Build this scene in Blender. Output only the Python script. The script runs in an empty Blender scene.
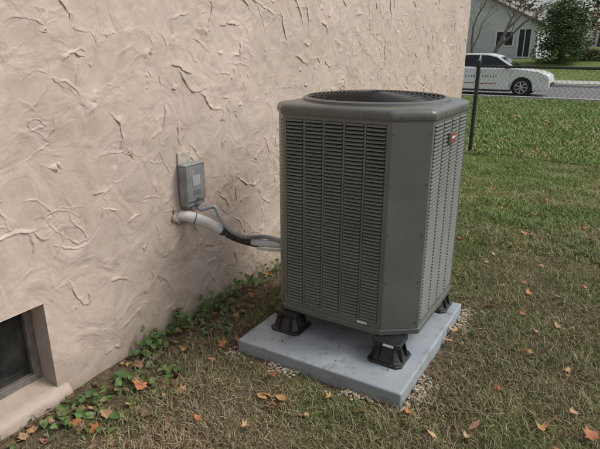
import bpy, bmesh, math, random
import numpy as np
from mathutils import Vector, Matrix
random.seed(7); rng=np.random.default_rng(7)
S=bpy.context.scene
COL=S.collection

# ------------------------------------------------------------ helpers
def link(o): COL.objects.link(o); return o
def empty(name,loc=(0,0,0)):
    e=bpy.data.objects.new(name,None); e.location=loc; e.empty_display_size=.1; return link(e)
class MB:
    def __init__(s): s.v=[];s.f=[];s.m=[];s.c=[]
    def add(s,vs,fs,mi=0,col=None):
        o=len(s.v); s.v.extend([tuple(p) for p in vs])
        for f in fs: s.f.append([o+i for i in f]); s.m.append(mi)
        if col is not None: s.c.extend([tuple(col)+(1,)]*len(vs))
    def box(s,x0,x1,y0,y1,z0,z1,mi=0):
        s.add([(x0,y0,z0),(x1,y0,z0),(x1,y1,z0),(x0,y1,z0),(x0,y0,z1),(x1,y0,z1),(x1,y1,z1),(x0,y1,z1)],
              [(0,3,2,1),(4,5,6,7),(0,1,5,4),(1,2,6,5),(2,3,7,6),(3,0,4,7)],mi)
    def tube(s,pts,rad,n=8,mi=0,cap=True,col=None):
        pts=[Vector(p) for p in pts]
        if not hasattr(rad,'__len__'): rad=[rad]*len(pts)
        vs=[];fs=[]; up=None
        for i,p in enumerate(pts):
            d=(pts[min(i+1,len(pts)-1)]-pts[max(i-1,0)])
            if d.length<1e-9: d=Vector((0,0,1))
            d.normalize()
            if up is None:
                up=Vector((0,0,1)) if abs(d.z)<.9 else Vector((1,0,0))
            a=d.cross(up)
            if a.length<1e-4: a=d.orthogonal()
            a.normalize(); b=a.cross(d).normalized(); up=b
            for k in range(n):
                t=2*math.pi*k/n
                vs.append(p+(a*math.cos(t)+b*math.sin(t))*rad[i])
        for i in range(len(pts)-1):
            for k in range(n):
                k2=(k+1)%n
                fs.append((i*n+k,i*n+k2,(i+1)*n+k2,(i+1)*n+k))
        if cap:
            fs.append(tuple(range(n))[::-1]); fs.append(tuple((len(pts)-1)*n+k for k in range(n)))
        s.add(vs,fs,mi,col)
    def prism(s,loop,z0,z1,mi=0):
        n=len(loop)
        s.add([(x,y,z0) for x,y in loop]+[(x,y,z1) for x,y in loop],
              [tuple(range(n))[::-1],tuple(range(n,2*n))]+[(i,(i+1)%n,n+(i+1)%n,n+i) for i in range(n)],mi)
    def obj(s,name,mats,parent=None,smooth=False,bevel=0,bseg=2,fixn=True,angle=None):
        me=bpy.data.meshes.new(name); me.from_pydata(s.v,[],s.f)
        if not hasattr(mats,'__len__'): mats=[mats]
        for m in mats: me.materials.append(m)
        me.polygons.foreach_set('material_index',s.m)
        if s.c and len(s.c)==len(s.v):
            a=me.color_attributes.new('Col','FLOAT_COLOR','POINT')
            a.data.foreach_set('color',np.array(s.c,dtype=np.float32).ravel())
        if fixn:
            bm=bmesh.new(); bm.from_mesh(me); bmesh.ops.recalc_face_normals(bm,faces=bm.faces); bm.to_mesh(me); bm.free()
        if smooth: me.polygons.foreach_set('use_smooth',[True]*len(me.polygons))
        me.update()
        if angle is not None:
            me.polygons.foreach_set('use_smooth',[True]*len(me.polygons))
            me.set_sharp_from_angle(angle=math.radians(angle))
        o=bpy.data.objects.new(name,me); link(o)
        if parent: o.parent=parent; o.matrix_parent_inverse=Matrix.Translation(parent.location).inverted()
        if bevel:
            b=o.modifiers.new('b','BEVEL'); b.width=bevel; b.segments=bseg; b.limit_method='ANGLE'; b.angle_limit=math.radians(40)
        return o

def mat(name,c1,c2=None,scale=8,rough=.7,metal=0,bump=0,bscale=None,detail=6,attr=False,trans=0,spec=.5,ramp=(.35,.65)):
    m=bpy.data.materials.new(name); m.use_nodes=True; nt=m.node_tree; N=nt.nodes; L=nt.links
    p=N['Principled BSDF']; p.inputs['Roughness'].default_value=rough; p.inputs['Metallic'].default_value=metal
    p.inputs['Specular IOR Level'].default_value=spec
    tc=N.new('ShaderNodeTexCoord')
    if c2 is None: c2=tuple(min(1,x*1.15) for x in c1)
    nz=N.new('ShaderNodeTexNoise'); nz.inputs['Scale'].default_value=scale; nz.inputs['Detail'].default_value=detail
    L.new(tc.outputs['Object'],nz.inputs['Vector'])
    cr=N.new('ShaderNodeValToRGB'); cr.color_ramp.elements[0].position=ramp[0]; cr.color_ramp.elements[1].position=ramp[1]
    cr.color_ramp.elements[0].color=(*c1,1); cr.color_ramp.elements[1].color=(*c2,1)
    L.new(nz.outputs['Fac'],cr.inputs['Fac']); out=cr.outputs['Color']
    if attr:
        at=N.new('ShaderNodeVertexColor'); at.layer_name='Col'
        mx=N.new('ShaderNodeMix'); mx.data_type='RGBA'; mx.blend_type='MULTIPLY'; mx.inputs[0].default_value=1
        L.new(at.outputs['Color'],mx.inputs[6]); L.new(out,mx.inputs[7]); out=mx.outputs[2]
    L.new(out,p.inputs['Base Color'])
    if trans:
        tr=N.new('ShaderNodeBsdfTranslucent'); L.new(out,tr.inputs['Color'])
        ms=N.new('ShaderNodeMixShader'); ms.inputs[0].default_value=trans
        L.new(p.outputs[0],ms.inputs[1]); L.new(tr.outputs[0],ms.inputs[2]); L.new(ms.outputs[0],N['Material Output'].inputs[0])
    if bump:
        nb=N.new('ShaderNodeTexNoise'); nb.inputs['Scale'].default_value=bscale or scale*4; nb.inputs['Detail'].default_value=8
        L.new(tc.outputs['Object'],nb.inputs['Vector'])
        b=N.new('ShaderNodeBump'); b.inputs['Strength'].default_value=1; b.inputs['Distance'].default_value=bump
        L.new(nb.outputs['Fac'],b.inputs['Height']); L.new(b.outputs[0],p.inputs['Normal'])
    return m

def vnoise(x,y,sc,seed=0):
    r=np.random.default_rng(seed+100); T=r.random((64,64))
    x=np.asarray(x)*sc; y=np.asarray(y)*sc
    xi=np.floor(x).astype(int); yi=np.floor(y).astype(int); fx=x-xi; fy=y-yi
    fx=fx*fx*(3-2*fx); fy=fy*fy*(3-2*fy)
    g=lambda a,b:T[a%64,b%64]
    return (g(xi,yi)*(1-fx)+g(xi+1,yi)*fx)*(1-fy)+(g(xi,yi+1)*(1-fx)+g(xi+1,yi+1)*fx)*fy
_T={}
def vn1(x,y,sc,seed):
    if seed not in _T: _T[seed]=np.random.default_rng(seed+100).random((64,64)).tolist()
    T=_T[seed]; x*=sc;y*=sc; xi=math.floor(x);yi=math.floor(y);fx=x-xi;fy=y-yi; fx=fx*fx*(3-2*fx);fy=fy*fy*(3-2*fy)
    return (T[xi%64][yi%64]*(1-fx)+T[(xi+1)%64][yi%64]*fx)*(1-fy)+(T[xi%64][(yi+1)%64]*(1-fx)+T[(xi+1)%64][(yi+1)%64]*fx)*fy
def sstep(a,b,t):
    t=np.clip((np.asarray(t,dtype=float)-a)/(b-a),0,1); return t*t*(3-2*t)
def gh(x,y):
    return 1.05*sstep(28,40,y)+1.2*sstep(45,110,y)

# ------------------------------------------------------------ camera geometry
H=1.6; PIT=math.radians(18.48); YAW=math.radians(31.05)
def px(x,y,X=None,z=0.0,Y=None):
    R=x-300; v=224.5-y; F=520*math.cos(PIT)+v*math.sin(PIT); U=v*math.cos(PIT)-520*math.sin(PIT)
    dx=R*math.cos(YAW)-F*math.sin(YAW); dy=R*math.sin(YAW)+F*math.cos(YAW)
    if X is not None: t=X/dx
    elif Y is not None: t=Y/dy
    else: t=(z-H)/U
    return (t*dx,t*dy,H+t*U)
cam=bpy.data.cameras.new('camera'); co=bpy.data.objects.new('camera',cam); link(co)
co.location=(0,0,H); co.rotation_euler=(math.radians(90)-PIT,0,YAW)
cam.lens=31.2; cam.sensor_width=36; cam.clip_end=2000; cam.clip_start=.05
S.camera=co

# ------------------------------------------------------------ light
W=bpy.data.worlds.new('World'); S.world=W; W.use_nodes=True
N=W.node_tree.nodes; bg=N['Background']; sky=N.new('ShaderNodeTexSky'); sky.sky_type='NISHITA'; sky.sun_disc=False
sd=Vector((.58,.30,.75)).normalized()
elev=math.asin(sd.z); az=math.atan2(sd.x,sd.y)
sky.sun_elevation=elev; sky.sun_rotation=az; sky.air_density=1; sky.dust_density=4; sky.ozone_density=.6
hs=N.new('ShaderNodeHueSaturation'); hs.inputs['Saturation'].default_value=.4
W.node_tree.links.new(sky.outputs[0],hs.inputs['Color']); W.node_tree.links.new(hs.outputs[0],bg.inputs['Color'])
bg.inputs['Strength'].default_value=.15
sl=bpy.data.lights.new('sun','SUN'); sl.energy=1.5; sl.angle=math.radians(20); sl.color=(1,.97,.92)
so=bpy.data.objects.new('sun',sl); link(so); so.rotation_euler=sd.to_track_quat('Z','Y').to_euler()
S.view_settings.view_transform='Standard'; S.view_settings.look='None'; S.view_settings.exposure=0

# ------------------------------------------------------------ ground
def ground():
    xs=np.unique(np.concatenate([np.arange(-4,4.01,.08),np.arange(-40,40,2),np.arange(-400,401,40)]))
    ys=np.unique(np.concatenate([np.arange(0,9,.08),np.arange(-40,130,2),np.arange(-300,601,50)]))
    X,Y=np.meshgrid(xs,ys); Z=gh(X,Y)
    near=(np.abs(X)<4)&(Y<9)&(Y>0)
    Z=Z+near*((vnoise(X,Y,3,1)-.5)*.02+(vnoise(X,Y,9,2)-.5)*.012)-.004
    n=len(xs); v=np.stack([X.ravel(),Y.ravel(),Z.ravel()],1)
    f=[(j*n+i,j*n+i+1,(j+1)*n+i+1,(j+1)*n+i) for j in range(len(ys)-1) for i in range(n-1)]
    me=bpy.data.meshes.new('ground'); me.from_pydata(v.tolist(),[],f); me.polygons.foreach_set('use_smooth',[True]*len(f))
    m=bpy.data.materials.new('ground_soil_and_turf'); m.use_nodes=True; nt=m.node_tree; N=nt.nodes; L=nt.links; p=N['Principled BSDF']; p.inputs['Roughness'].default_value=.95
    p.inputs['Specular IOR Level'].default_value=.1
    tc=N.new('ShaderNodeTexCoord')
    def noise(s,d=8):
        a=N.new('ShaderNodeTexNoise'); a.inputs['Scale'].default_value=s; a.inputs['Detail'].default_value=d; L.new(tc.outputs['Object'],a.inputs['Vector']); return a
    def ramp(a,c1,c2,p0=.35,p1=.65):
        r=N.new('ShaderNodeValToRGB'); r.color_ramp.elements[0].color=(*c1,1); r.color_ramp.elements[1].color=(*c2,1)
        r.color_ramp.elements[0].position=p0; r.color_ramp.elements[1].position=p1; L.new(a.outputs['Fac'],r.inputs[0]); return r
    soil=ramp(noise(28),(.075,.056,.036),(.18,.14,.092))
    turf=ramp(noise(2.2),(.10,.15,.04),(.19,.235,.08))
    sp=N.new('ShaderNodeSeparateXYZ'); L.new(tc.outputs['Object'],sp.inputs[0])
    mr=N.new('ShaderNodeMapRange'); mr.inputs[1].default_value=3.5; mr.inputs[2].default_value=8; L.new(sp.outputs['Y'],mr.inputs[0])
    mx=N.new('ShaderNodeMix'); mx.data_type='RGBA'; L.new(mr.outputs[0],mx.inputs[0]); L.new(soil.outputs[0],mx.inputs[6]); L.new(turf.outputs[0],mx.inputs[7])
    L.new(mx.outputs[2],p.inputs['Base Color'])
    b=N.new('ShaderNodeBump'); b.inputs['Distance'].default_value=.02; nb=noise(60); L.new(nb.outputs['Fac'],b.inputs['Height']); L.new(b.outputs[0],p.inputs['Normal'])
    me.materials.append(m); link(bpy.data.objects.new('ground',me))
ground()

PX0,PX1,PY0,PY1,PZ=-1.61,-.653,2.0,3.08,.076

# ------------------------------------------------------------ grass
def grass(name,x,y,h,w,leanmin,leanmax,col,matl):
    n=len(x); a=rng.random(n)*6.283; d=rng.random(n)*6.283
    le=(leanmin+(leanmax-leanmin)*rng.random(n))*h
    wx,wy=np.cos(a)*w/2,np.sin(a)*w/2; lx,ly=np.cos(d)*le,np.sin(d)*le
    z0=gh(x,y)-.006
    V=np.zeros((n,5,3),dtype=np.float32)
    V[:,0]=np.stack([x-wx,y-wy,z0],1); V[:,1]=np.stack([x+wx,y+wy,z0],1)
    V[:,2]=np.stack([x-wx*.8+lx*.35,y-wy*.8+ly*.35,z0+h*.6],1); V[:,3]=np.stack([x+wx*.8+lx*.35,y+wy*.8+ly*.35,z0+h*.6],1)
    V[:,4]=np.stack([x+lx,y+ly,z0+h*(1-.35*rng.random(n))],1)
    T=np.array([0,1,3,0,3,2,2,3,4]); idx=(np.arange(n)[:,None]*5+T[None]).ravel().astype(np.int32)
    me=bpy.data.meshes.new(name); me.vertices.add(n*5); me.vertices.foreach_set('co',V.ravel())
    me.loops.add(n*9); me.loops.foreach_set('vertex_index',idx); me.polygons.add(n*3)
    me.polygons.foreach_set('loop_start',np.arange(0,n*9,3,dtype=np.int32))
    me.update(calc_edges=True)
    C=np.ones((n,5,4),dtype=np.float32); C[:,:,:3]=col[:,None,:]
    at=me.color_attributes.new('Col','FLOAT_COLOR','POINT'); at.data.foreach_set('color',C.ravel())
    me.materials.append(matl); return link(bpy.data.objects.new(name,me))
gm=mat('grass_blades',(.85,.85,.85),(1.05,1.05,1.05),scale=3,rough=.6,attr=True,spec=.25)
def bladecol(x,y,green):
    n=len(x); t=rng.random(n)
    g1=np.array([.115,.165,.055]); g2=np.array([.23,.27,.10]); straw=np.array([.44,.37,.23]); brown=np.array([.22,.16,.10])
    c=g1+(g2-g1)*rng.random((n,1))
    dry=(t>green); c[dry]=(straw+(brown-straw)*rng.random((dry.sum(),1)))
    return c*(.8+.4*rng.random((n,1)))
X=[];Y=[];HH=[];WW=[];GG=[]
def region(n,x0,x1,y0,y1,h,w,g):
    x=rng.uniform(x0,x1,n); y=rng.uniform(y0,y1,n)
    dens=.5+.5*vnoise(x,y,1.7,3)+.55*(vnoise(x,y,7,4)-.1)
    k=rng.random(n)<dens
    k&=~((x>PX0-.015)&(x<PX1+.015)&(y>PY0-.015)&(y<PY1+.015))
    ing=(x>PX0-.05)&(x<PX1+.07)&(y>PY0-.06)&(y<PY1+.06)
    k&=~(ing&(rng.random(n)<.8))
    edge=-1.69+.26*(vnoise(x,y,2.5,5)-.5)+.12*(vnoise(x,y,8,15)-.5)+.10*(y-2)*(y<2.4)
    dd=edge-x
    k&=~((dd>0)&(y<8.6)&(rng.random(n)<np.clip(.35+dd*3.,0,.96)))
    k&=~((x<-2.1)&(y<8.32)&(x>-10.5))
    x=x[k];y=y[k];m=len(x)
    X.append(x);Y.append(y);HH.append(h*(.5+rng.random(m))*(.6+.8*vnoise(x,y,5,8)));WW.append(w*(.6+.8*rng.random(m)))
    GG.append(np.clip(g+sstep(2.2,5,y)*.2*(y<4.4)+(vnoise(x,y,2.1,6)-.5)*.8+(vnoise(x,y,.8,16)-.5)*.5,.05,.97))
region(330000,-2.1,2.6,.3,4.4,.034,.0036,.50)
region(200000,-2.1,3.6,4.4,8.7,.045,.0065,.76)
region(170000,-8,6,8.6,19.8,.06,.015,.90)
x=np.concatenate(X);y=np.concatenate(Y);hh=np.concatenate(HH);ww=np.concatenate(WW);g=np.concatenate(GG)
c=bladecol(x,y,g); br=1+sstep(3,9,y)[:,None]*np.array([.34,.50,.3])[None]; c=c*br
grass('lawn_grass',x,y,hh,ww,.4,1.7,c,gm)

# ------------------------------------------------------------ leaves
def leafshape(kind):
    if kind=='maple':
        A=[(0,-.5),(.12,-.3),(.45,-.35),(.33,-.1),(.55,.1),(.3,.15),(.22,.32),(0,.55)]
    elif kind=='oval':
        A=[(0,-.5),(.18,-.3),(.27,-.02),(.2,.25),(0,.55)]
    else:
        A=[(0,-.35),(.22,-.48),(.4,-.25),(.36,.05),(.16,.35),(0,.55)]
    return A
def add_leaf(mb,pos,size,kind,normal,spin,col,curl):
    A=leafshape(kind); n=Vector(normal).normalized(); q=n.to_track_quat('Z','Y')
    k=len(A); mid=[(0,A[0][1]+(A[-1][1]-A[0][1])*i/(k-1)) for i in range(k)]
    cs,sn=math.cos(spin),math.sin(spin); tw=random.gauss(0,.5); asym=random.uniform(.75,1.1)
    def P(x,y):
        if x<0: x*=asym
        zz=curl*(x*x*3+y*y*.8)+tw*x*y
        return Vector(pos)+q@(Vector((x*cs-y*sn,x*sn+y*cs,zz))*size)
    vs=[P(a,b) for a,b in A]+[P(-a,b) for a,b in A]+[P(a,b) for a,b in mid]; fs=[]
    for i in range(k-1):
        fs.append((i,i+1,2*k+i+1,2*k+i)); fs.append((k+i+1,k+i,2*k+i,2*k+i+1))
    mb.add(vs,fs,0,col)
leafm=mat('leaf_surface',(.7,.7,.7),(1.1,1.1,1.1),scale=60,rough=.6,attr=True,trans=.12,spec=.3)
mb=MB()
LC=[(.50,.21,.09),(.42,.27,.15),(.33,.18,.10),(.58,.35,.17),(.25,.15,.09),(.42,.17,.09),(.5,.37,.22)]
def fl(x,y,s,col=None,z=.03,kind=None):
    nrm=(random.gauss(0,.32),random.gauss(0,.32),1)
    add_leaf(mb,(x,y,z+float(gh(x,y))),s,kind or random.choice(['maple','oval','maple']),nrm,random.random()*6.28,col or random.choice(LC),random.uniform(.1,.9)*random.choice([1,1,-1]))
for (a,b,s) in [(107,420,.075),(136,381,.07),(97,434,.07),(77,427,.06),(272,381,.075),(330,403,.06),(361,417,.06),(408,418,.06),(473,431,.085),(590,441,.085),(572,418,.06),
    (455,336,.09),(448,345,.08),(489,309,.08),(522,354,.11),(531,238,.09),(524,236,.09),(461,243,.09),(469,262,.07),(520,318,.06),(555,330,.06),(567,373,.06),(497,395,.05),(431,440,.06),(245,432,.05),(198,424,.06),(318,372,.05),(225,350,.07),(213,362,.06),(585,290,.07),(540,268,.07),(502,290,.06),(558,300,.06),(470,215,.08),(500,210,.08),(545,205,.08),(585,230,.08),
    (240,345,.07),(270,400,.09),(282,404,.08),(262,402,.08),(140,390,.09),(252,299,.07),(215,318,.06)]:
    p=px(a,b); fl(p[0],p[1],s*.85,LC[random.choice([0,0,1,3,3,5])])
for i in range(230):
    fl(random.uniform(-1.6,2.3),random.uniform(.5,8.3),random.uniform(.022,.055),z=.022)
for i in range(170):
    fl(random.uniform(-8,6),random.uniform(8.8,19),random.uniform(.06,.11),z=.05)
for i in range(330):
    fl(random.uniform(-2.08,-1.6),random.uniform(.7,4.2),random.uniform(.018,.06),col=random.choice(LC[1:5]+[(.2,.13,.08)]*3),z=.013)
q=px(272,402)
for i in range(40): fl(q[0]+random.gauss(0,.05),q[1]+random.gauss(0,.022),random.uniform(.015,.04),col=random.choice([(.2,.10,.06),(.28,.13,.08),(.34,.19,.11)]),z=random.uniform(.008,.024))
q=px(545,425)
for i in range(18): fl(q[0]+random.gauss(0,.05),q[1]+random.gauss(0,.04),random.uniform(.015,.04),col=random.choice([(.2,.10,.06),(.28,.13,.08)]),z=random.uniform(.008,.02))
# bits blown onto the pad
for i in range(16):
    fl(random.uniform(PX0+.03,PX1-.03),random.uniform(PY0+.03,PY0+.35),random.uniform(.006,.016),col=random.choice([(.25,.18,.1),(.3,.28,.2),(.2,.14,.09)]),z=PZ+.004)
mb.obj('fallen_leaves',leafm,fixn=False,smooth=True)

mb=MB()
for i in range(620):
    xx=random.uniform(-2.05,-1.3) if i<460 else random.uniform(-1.5,1.5); yy=random.uniform(.6,4)
    a=random.random()*6.28; l=random.uniform(.02,.09); z=random.uniform(.008,.025)
    if PX0<xx<PX1 and PY0<yy<PY1: continue
    c=random.choice([(.16,.11,.07),(.3,.23,.15),(.38,.31,.2)])
    mb.tube([(xx,yy,z),(xx+l*.5*math.cos(a),yy+l*.5*math.sin(a),z+.006),(xx+l*math.cos(a+.3),yy+l*math.sin(a+.3),z)],[.0015,.0013,.0006],4,col=c)
mb.obj('twig_litter',leafm,fixn=False)

mb=MB()
IV=[(.08,.16,.04),(.11,.21,.055),(.07,.125,.035),(.16,.23,.08),(.12,.16,.05),(.2,.2,.09)]
def ivypatch(cx,cy,n,rx,ry,hmax,s0=.022,s1=.05):
    for i in range(n):
        x=random.gauss(cx,rx); y=random.gauss(cy,ry)
        if x<-2.075: x=-2.075+random.random()*.05
        if PX0-.01<x<PX1 and PY0-.01<y<PY1: continue
        z=.015+random.random()*hmax*math.exp(-((x-cx)**2/(2*rx*rx+1e-4)+(y-cy)**2/(2*ry*ry)))
        add_leaf(mb,(x,y,z),random.uniform(s0,s1),random.choice(['ivy','ivy','oval']),(random.gauss(.25,.4),random.gauss(-.15,.4),1),random.random()*6.28,random.choice(IV),random.uniform(-.3,.5))
        if random.random()<.35: mb.tube([(x,y,z),(x+random.gauss(0,.01),y+random.gauss(0,.01),0)],.0012,4,col=(.12,.15,.05))
for (a,b,n,rx,ry,h) in [(150,348,66,.045,.07,.17),(180,330,42,.04,.05,.15),(128,385,30,.05,.06,.06),(92,405,30,.05,.06,.05),(60,427,28,.06,.06,.05),(213,310,42,.05,.08,.13),(202,318,20,.03,.04,.14),
     (240,292,44,.06,.1,.13),(215,332,16,.05,.05,.04),(105,425,16,.07,.05,.03),(165,375,16,.06,.07,.03),(265,272,50,.06,.2,.14)]:
    p=px(a,b); ivypatch(max(p[0],-2.05),p[1],n,rx,ry,h)
for k in range(26): ivypatch(-2.0,random.uniform(3.3,8.1),22,.06,.1,.1,.03,.06)
for k in range(60):
    ivypatch(random.uniform(-2.03,-1.68),random.uniform(.7,3.6),4,.03,.03,.03,.012,.028)
mb.obj('ground_ivy',leafm,fixn=False,smooth=True)

def ico():
    bm=bmesh.new(); bmesh.ops.create_icosphere(bm,subdivisions=2,radius=1); v=[tuple(a.co) for a in bm.verts]; f=[tuple(q.index for q in p.verts) for p in bm.faces]; bm.free(); return np.array(v),f
IV0,IF0=ico()
mb=MB(); PC=[(.42,.36,.28),(.5,.45,.36),(.34,.27,.2),(.26,.21,.17),(.54,.49,.41),(.45,.34,.23)]
def peb(x,y,s,z):
    A=np.array([s*random.uniform(.8,1.3),s*random.uniform(.6,1),s*random.uniform(.45,.75)]); v=IV0*(1+.12*np.sin(IV0[:,[1]]*random.uniform(2,5)+random.random()*6))*A
    a=random.random()*6.28; c,si=math.cos(a),math.sin(a); v=np.stack([v[:,0]*c-v[:,1]*si+x,v[:,0]*si+v[:,1]*c+y,v[:,2]+z],1)
    mb.add(v.tolist(),IF0,0,random.choice(PC))
for i in range(1400):
    side=random.random(); d=abs(random.gauss(0,.028))+.004
    if side<.45: x=random.uniform(PX0-.05,PX1+.04); y=PY0-d
    elif side<.8: x=PX1+d*1.6; y=random.uniform(PY0-.03,PY1+.08)
    elif side<.95: x=PX0-d*.9; y=random.uniform(PY0-.05,PY1)
    else: x=random.uniform(PX0,PX1); y=PY1+d
    if side<.45 and vn1(x,y,7,9)<.30: continue
    if .45<side<.8 and vn1(x,y,5,10)<.3: continue
    peb(x,y,random.uniform(.004,.010),random.uniform(.002,.014))
mb.obj('gravel_bed',mat('pebbles',(.75,.75,.75),(1.1,1.1,1.1),scale=90,rough=.8,attr=True),smooth=True,fixn=False)

# ------------------------------------------------------------ stucco house
WX=-2.1; WE=8.3
def stucco_mat():
    m=bpy.data.materials.new('stucco'); m.use_nodes=True; nt=m.node_tree; N=nt.nodes; L=nt.links; p=N['Principled BSDF']; p.inputs['Roughness'].default_value=.55; p.inputs['Specular IOR Level'].default_value=.4
    tc=N.new('ShaderNodeTexCoord')
    def noise(s,d=6,dist=0):
        a=N.new('ShaderNodeTexNoise'); a.inputs['Scale'].default_value=s; a.inputs['Detail'].default_value=d; a.inputs['Distortion'].default_value=dist; L.new(tc.outputs['Object'],a.inputs['Vector']); return a
    r=N.new('ShaderNodeValToRGB'); e=r.color_ramp.elements; e[0].position=.3; e[0].color=(.52,.425,.355,1); e[1].position=.7; e[1].color=(.60,.495,.42,1)
    L.new(noise(1.3,4).outputs['Fac'],r.inputs[0])
    r2=N.new('ShaderNodeValToRGB'); e=r2.color_ramp.elements; e[0].position=.36; e[0].color=(.90,.885,.87,1); e[1].position=.54; e[1].color=(1,1,1,1)
    L.new(noise(16,8).outputs['Fac'],r2.inputs[0])
    mx=N.new('ShaderNodeMix'); mx.data_type='RGBA'; mx.blend_type='MULTIPLY'; mx.inputs[0].default_value=1; L.new(r.outputs[0],mx.inputs[6]); L.new(r2.outputs[0],mx.inputs[7])
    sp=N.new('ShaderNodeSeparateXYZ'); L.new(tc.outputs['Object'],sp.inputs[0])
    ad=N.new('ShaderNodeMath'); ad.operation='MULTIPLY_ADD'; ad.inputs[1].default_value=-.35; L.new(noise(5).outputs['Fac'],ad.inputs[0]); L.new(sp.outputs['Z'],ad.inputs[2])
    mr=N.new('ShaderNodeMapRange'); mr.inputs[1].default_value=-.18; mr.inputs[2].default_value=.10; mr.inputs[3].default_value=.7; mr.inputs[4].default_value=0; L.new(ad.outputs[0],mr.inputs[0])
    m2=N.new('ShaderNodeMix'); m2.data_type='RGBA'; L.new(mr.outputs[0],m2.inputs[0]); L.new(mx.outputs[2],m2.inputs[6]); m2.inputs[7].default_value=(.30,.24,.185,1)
    L.new(m2.outputs[2],p.inputs['Base Color'])
    b1=N.new('ShaderNodeBump'); b1.inputs['Distance'].default_value=.022; b1.inputs['Strength'].default_value=.8; L.new(noise(5,3,1.2).outputs['Fac'],b1.inputs['Height'])
    b2=N.new('ShaderNodeBump'); b2.inputs['Distance'].default_value=.002; b2.inputs['Strength'].default_value=.6; L.new(noise(70,5).outputs['Fac'],b2.inputs['Height']); L.new(b1.outputs[0],b2.inputs['Normal'])
    L.new(b2.outputs[0],p.inputs['Normal']); return m
stucco=stucco_mat()
house=empty('stucco_house',(-6,1,0))
OY0,OY1,OZ0,OZ1=.1,1.22,.06,.51
def wall():
    ys=np.unique(np.round(np.concatenate([np.arange(-6,0,.3),np.arange(0,WE,.03),[OY0,OY1,WE]]),4))
    zs=np.unique(np.round(np.concatenate([[-.1],np.arange(0,2.7,.03),np.arange(2.7,5.4,.2),[OZ0,OZ1,5.4]]),4))
    Yg,Zg=np.meshgrid(ys,zs)
    Xg=WX+(vnoise(Yg,Zg,2.3,11)-.5)*.014+(vnoise(Yg,Zg,6,12)-.5)*.009
    n=len(ys); f=[]
    for j in range(len(zs)-1):
        for i in range(n-1):
            cy=(ys[i]+ys[i+1])/2; cz=(zs[j]+zs[j+1])/2
            if OY0<cy<OY1 and OZ0<cz<OZ1: continue
            f.append((j*n+i,j*n+i+1,(j+1)*n+i+1,(j+1)*n+i))
    mb=MB(); mb.add(np.stack([Xg.ravel(),Yg.ravel(),Zg.ravel()],1).tolist(),f)
    mb.add([(WX,WE,-.1),(-10,WE,-.1),(-10,WE,5.4),(WX,WE,5.4)],[(0,1,2,3)])
    mb.add([(WX,-6,-.1),(-10,-6,-.1),(-10,-6,5.4),(WX,-6,5.4)],[(0,1,2,3)])
    mb.add([(-10,-6,-.1),(-10,WE,-.1),(-10,WE,5.4),(-10,-6,5.4)],[(0,1,2,3)])
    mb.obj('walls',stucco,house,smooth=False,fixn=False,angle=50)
wall()
def wx(y,z): return WX+(vn1(y,z,2.3,11)-.5)*.014+(vn1(y,z,6,12)-.5)*.009
mb=MB()
def stroke(y,z,th,L,hmax,wmax,sgn,curv=0):
    n=max(8,int(L/.010)); ds=L/n; cy,cz=y,z; vs=[]; k=curv; path=[]
    ph=random.random()*9
    for i in range(n+1):
        t=i/n; e=min(1,t*5,(1-t)*2.5)**.8
        h=hmax*e*(.4+1.0*vn1(t*L*70+ph,ph,1,31)); w=wmax*(.3+.7*e)*(.4+1.2*vn1(t*L*40+ph,ph+7,1,32))+.002
        jx=(vn1(t*L*80+ph,ph+3,1,33)-.5)*.009
        ny,nz=-math.sin(th)*sgn,math.cos(th)*sgn
        for (o,hh_) in [(w,-.0010),(w*.5,h*.30),(.005,h*.85),(.0012,h),(-.0010,h*.9),(-.0028,-.0015)]:
            a,b=cy+ny*(o+jx),cz+nz*(o+jx)
            if (OY0-.01<a<OY1+.01 and OZ0-.01<b<OZ1+.01) or b<0 or a>WE-.005 or a<0: return path
            vs.append((wx(a,b)+hh_,a,b))
        path.append((cy,cz,th))
        th+=k*ds+random.gauss(0,.14); k+=random.gauss(0,1.4); k*=.95
        if random.random()<.05: th+=random.gauss(0,.7)
        cy+=math.cos(th)*ds; cz+=math.sin(th)*ds
    fs=[(i*6+j,i*6+j+1,(i+1)*6+j+1,(i+1)*6+j) for i in range(n) for j in range(5)]
    mb.add(vs,fs); return path
cell=.118
for iy in range(int(8.3/cell)):
    for iz in range(int(2.75/cell)):
        if random.random()<.28: continue
        y=(iy+random.random())*cell; z=(iz+random.random())*cell
        L=random.choice([.04,.07,.10,.15,.22,.3])*random.uniform(.8,1.2)
        th=random.choice([random.gauss(.25,.4),random.gauss(1.2,.4),random.gauss(-1.0,.4),random.gauss(0,.3),random.random()*6.28])
        sgn=1 if random.random()<.8 else -1   # trowel pulled upward: sharp lip mostly on the lower side
        if math.cos(th)<0: sgn=-sgn
        big=random.random()
        hm=random.uniform(.0018,.004)+(.0045 if big<.28 else 0); wm=random.uniform(.012,.030)+(.025 if big<.22 else 0)
        p=stroke(y,z,th,L,hm,wm,sgn,random.gauss(0,3.5))
        if len(p)>8 and random.random()<.5:
            q=random.choice(p[len(p)//2:]); stroke(q[0],q[1],q[2]+random.choice([-1,1])*random.uniform(.5,1.3),L*random.uniform(.3,.8),hm*.9,wm*.7,random.choice([1,-1]),random.gauss(0,4))
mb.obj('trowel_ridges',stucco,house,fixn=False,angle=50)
D=.13; mb=MB()
mb.add([(WX+.004,OY1,OZ0),(WX-D,OY1,OZ0),(WX-D,OY1,OZ1),(WX+.004,OY1,OZ1)],[(0,1,2,3)])
mb.add([(WX+.004,OY0,OZ0),(WX-D,OY0,OZ0),(WX-D,OY0,OZ1),(WX+.004,OY0,OZ1)],[(0,1,2,3)])
mb.add([(WX+.004,OY0,OZ1),(WX+.004,OY1,OZ1),(WX-D,OY1,OZ1),(WX-D,OY0,OZ1)],[(0,1,2,3)])
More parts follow.
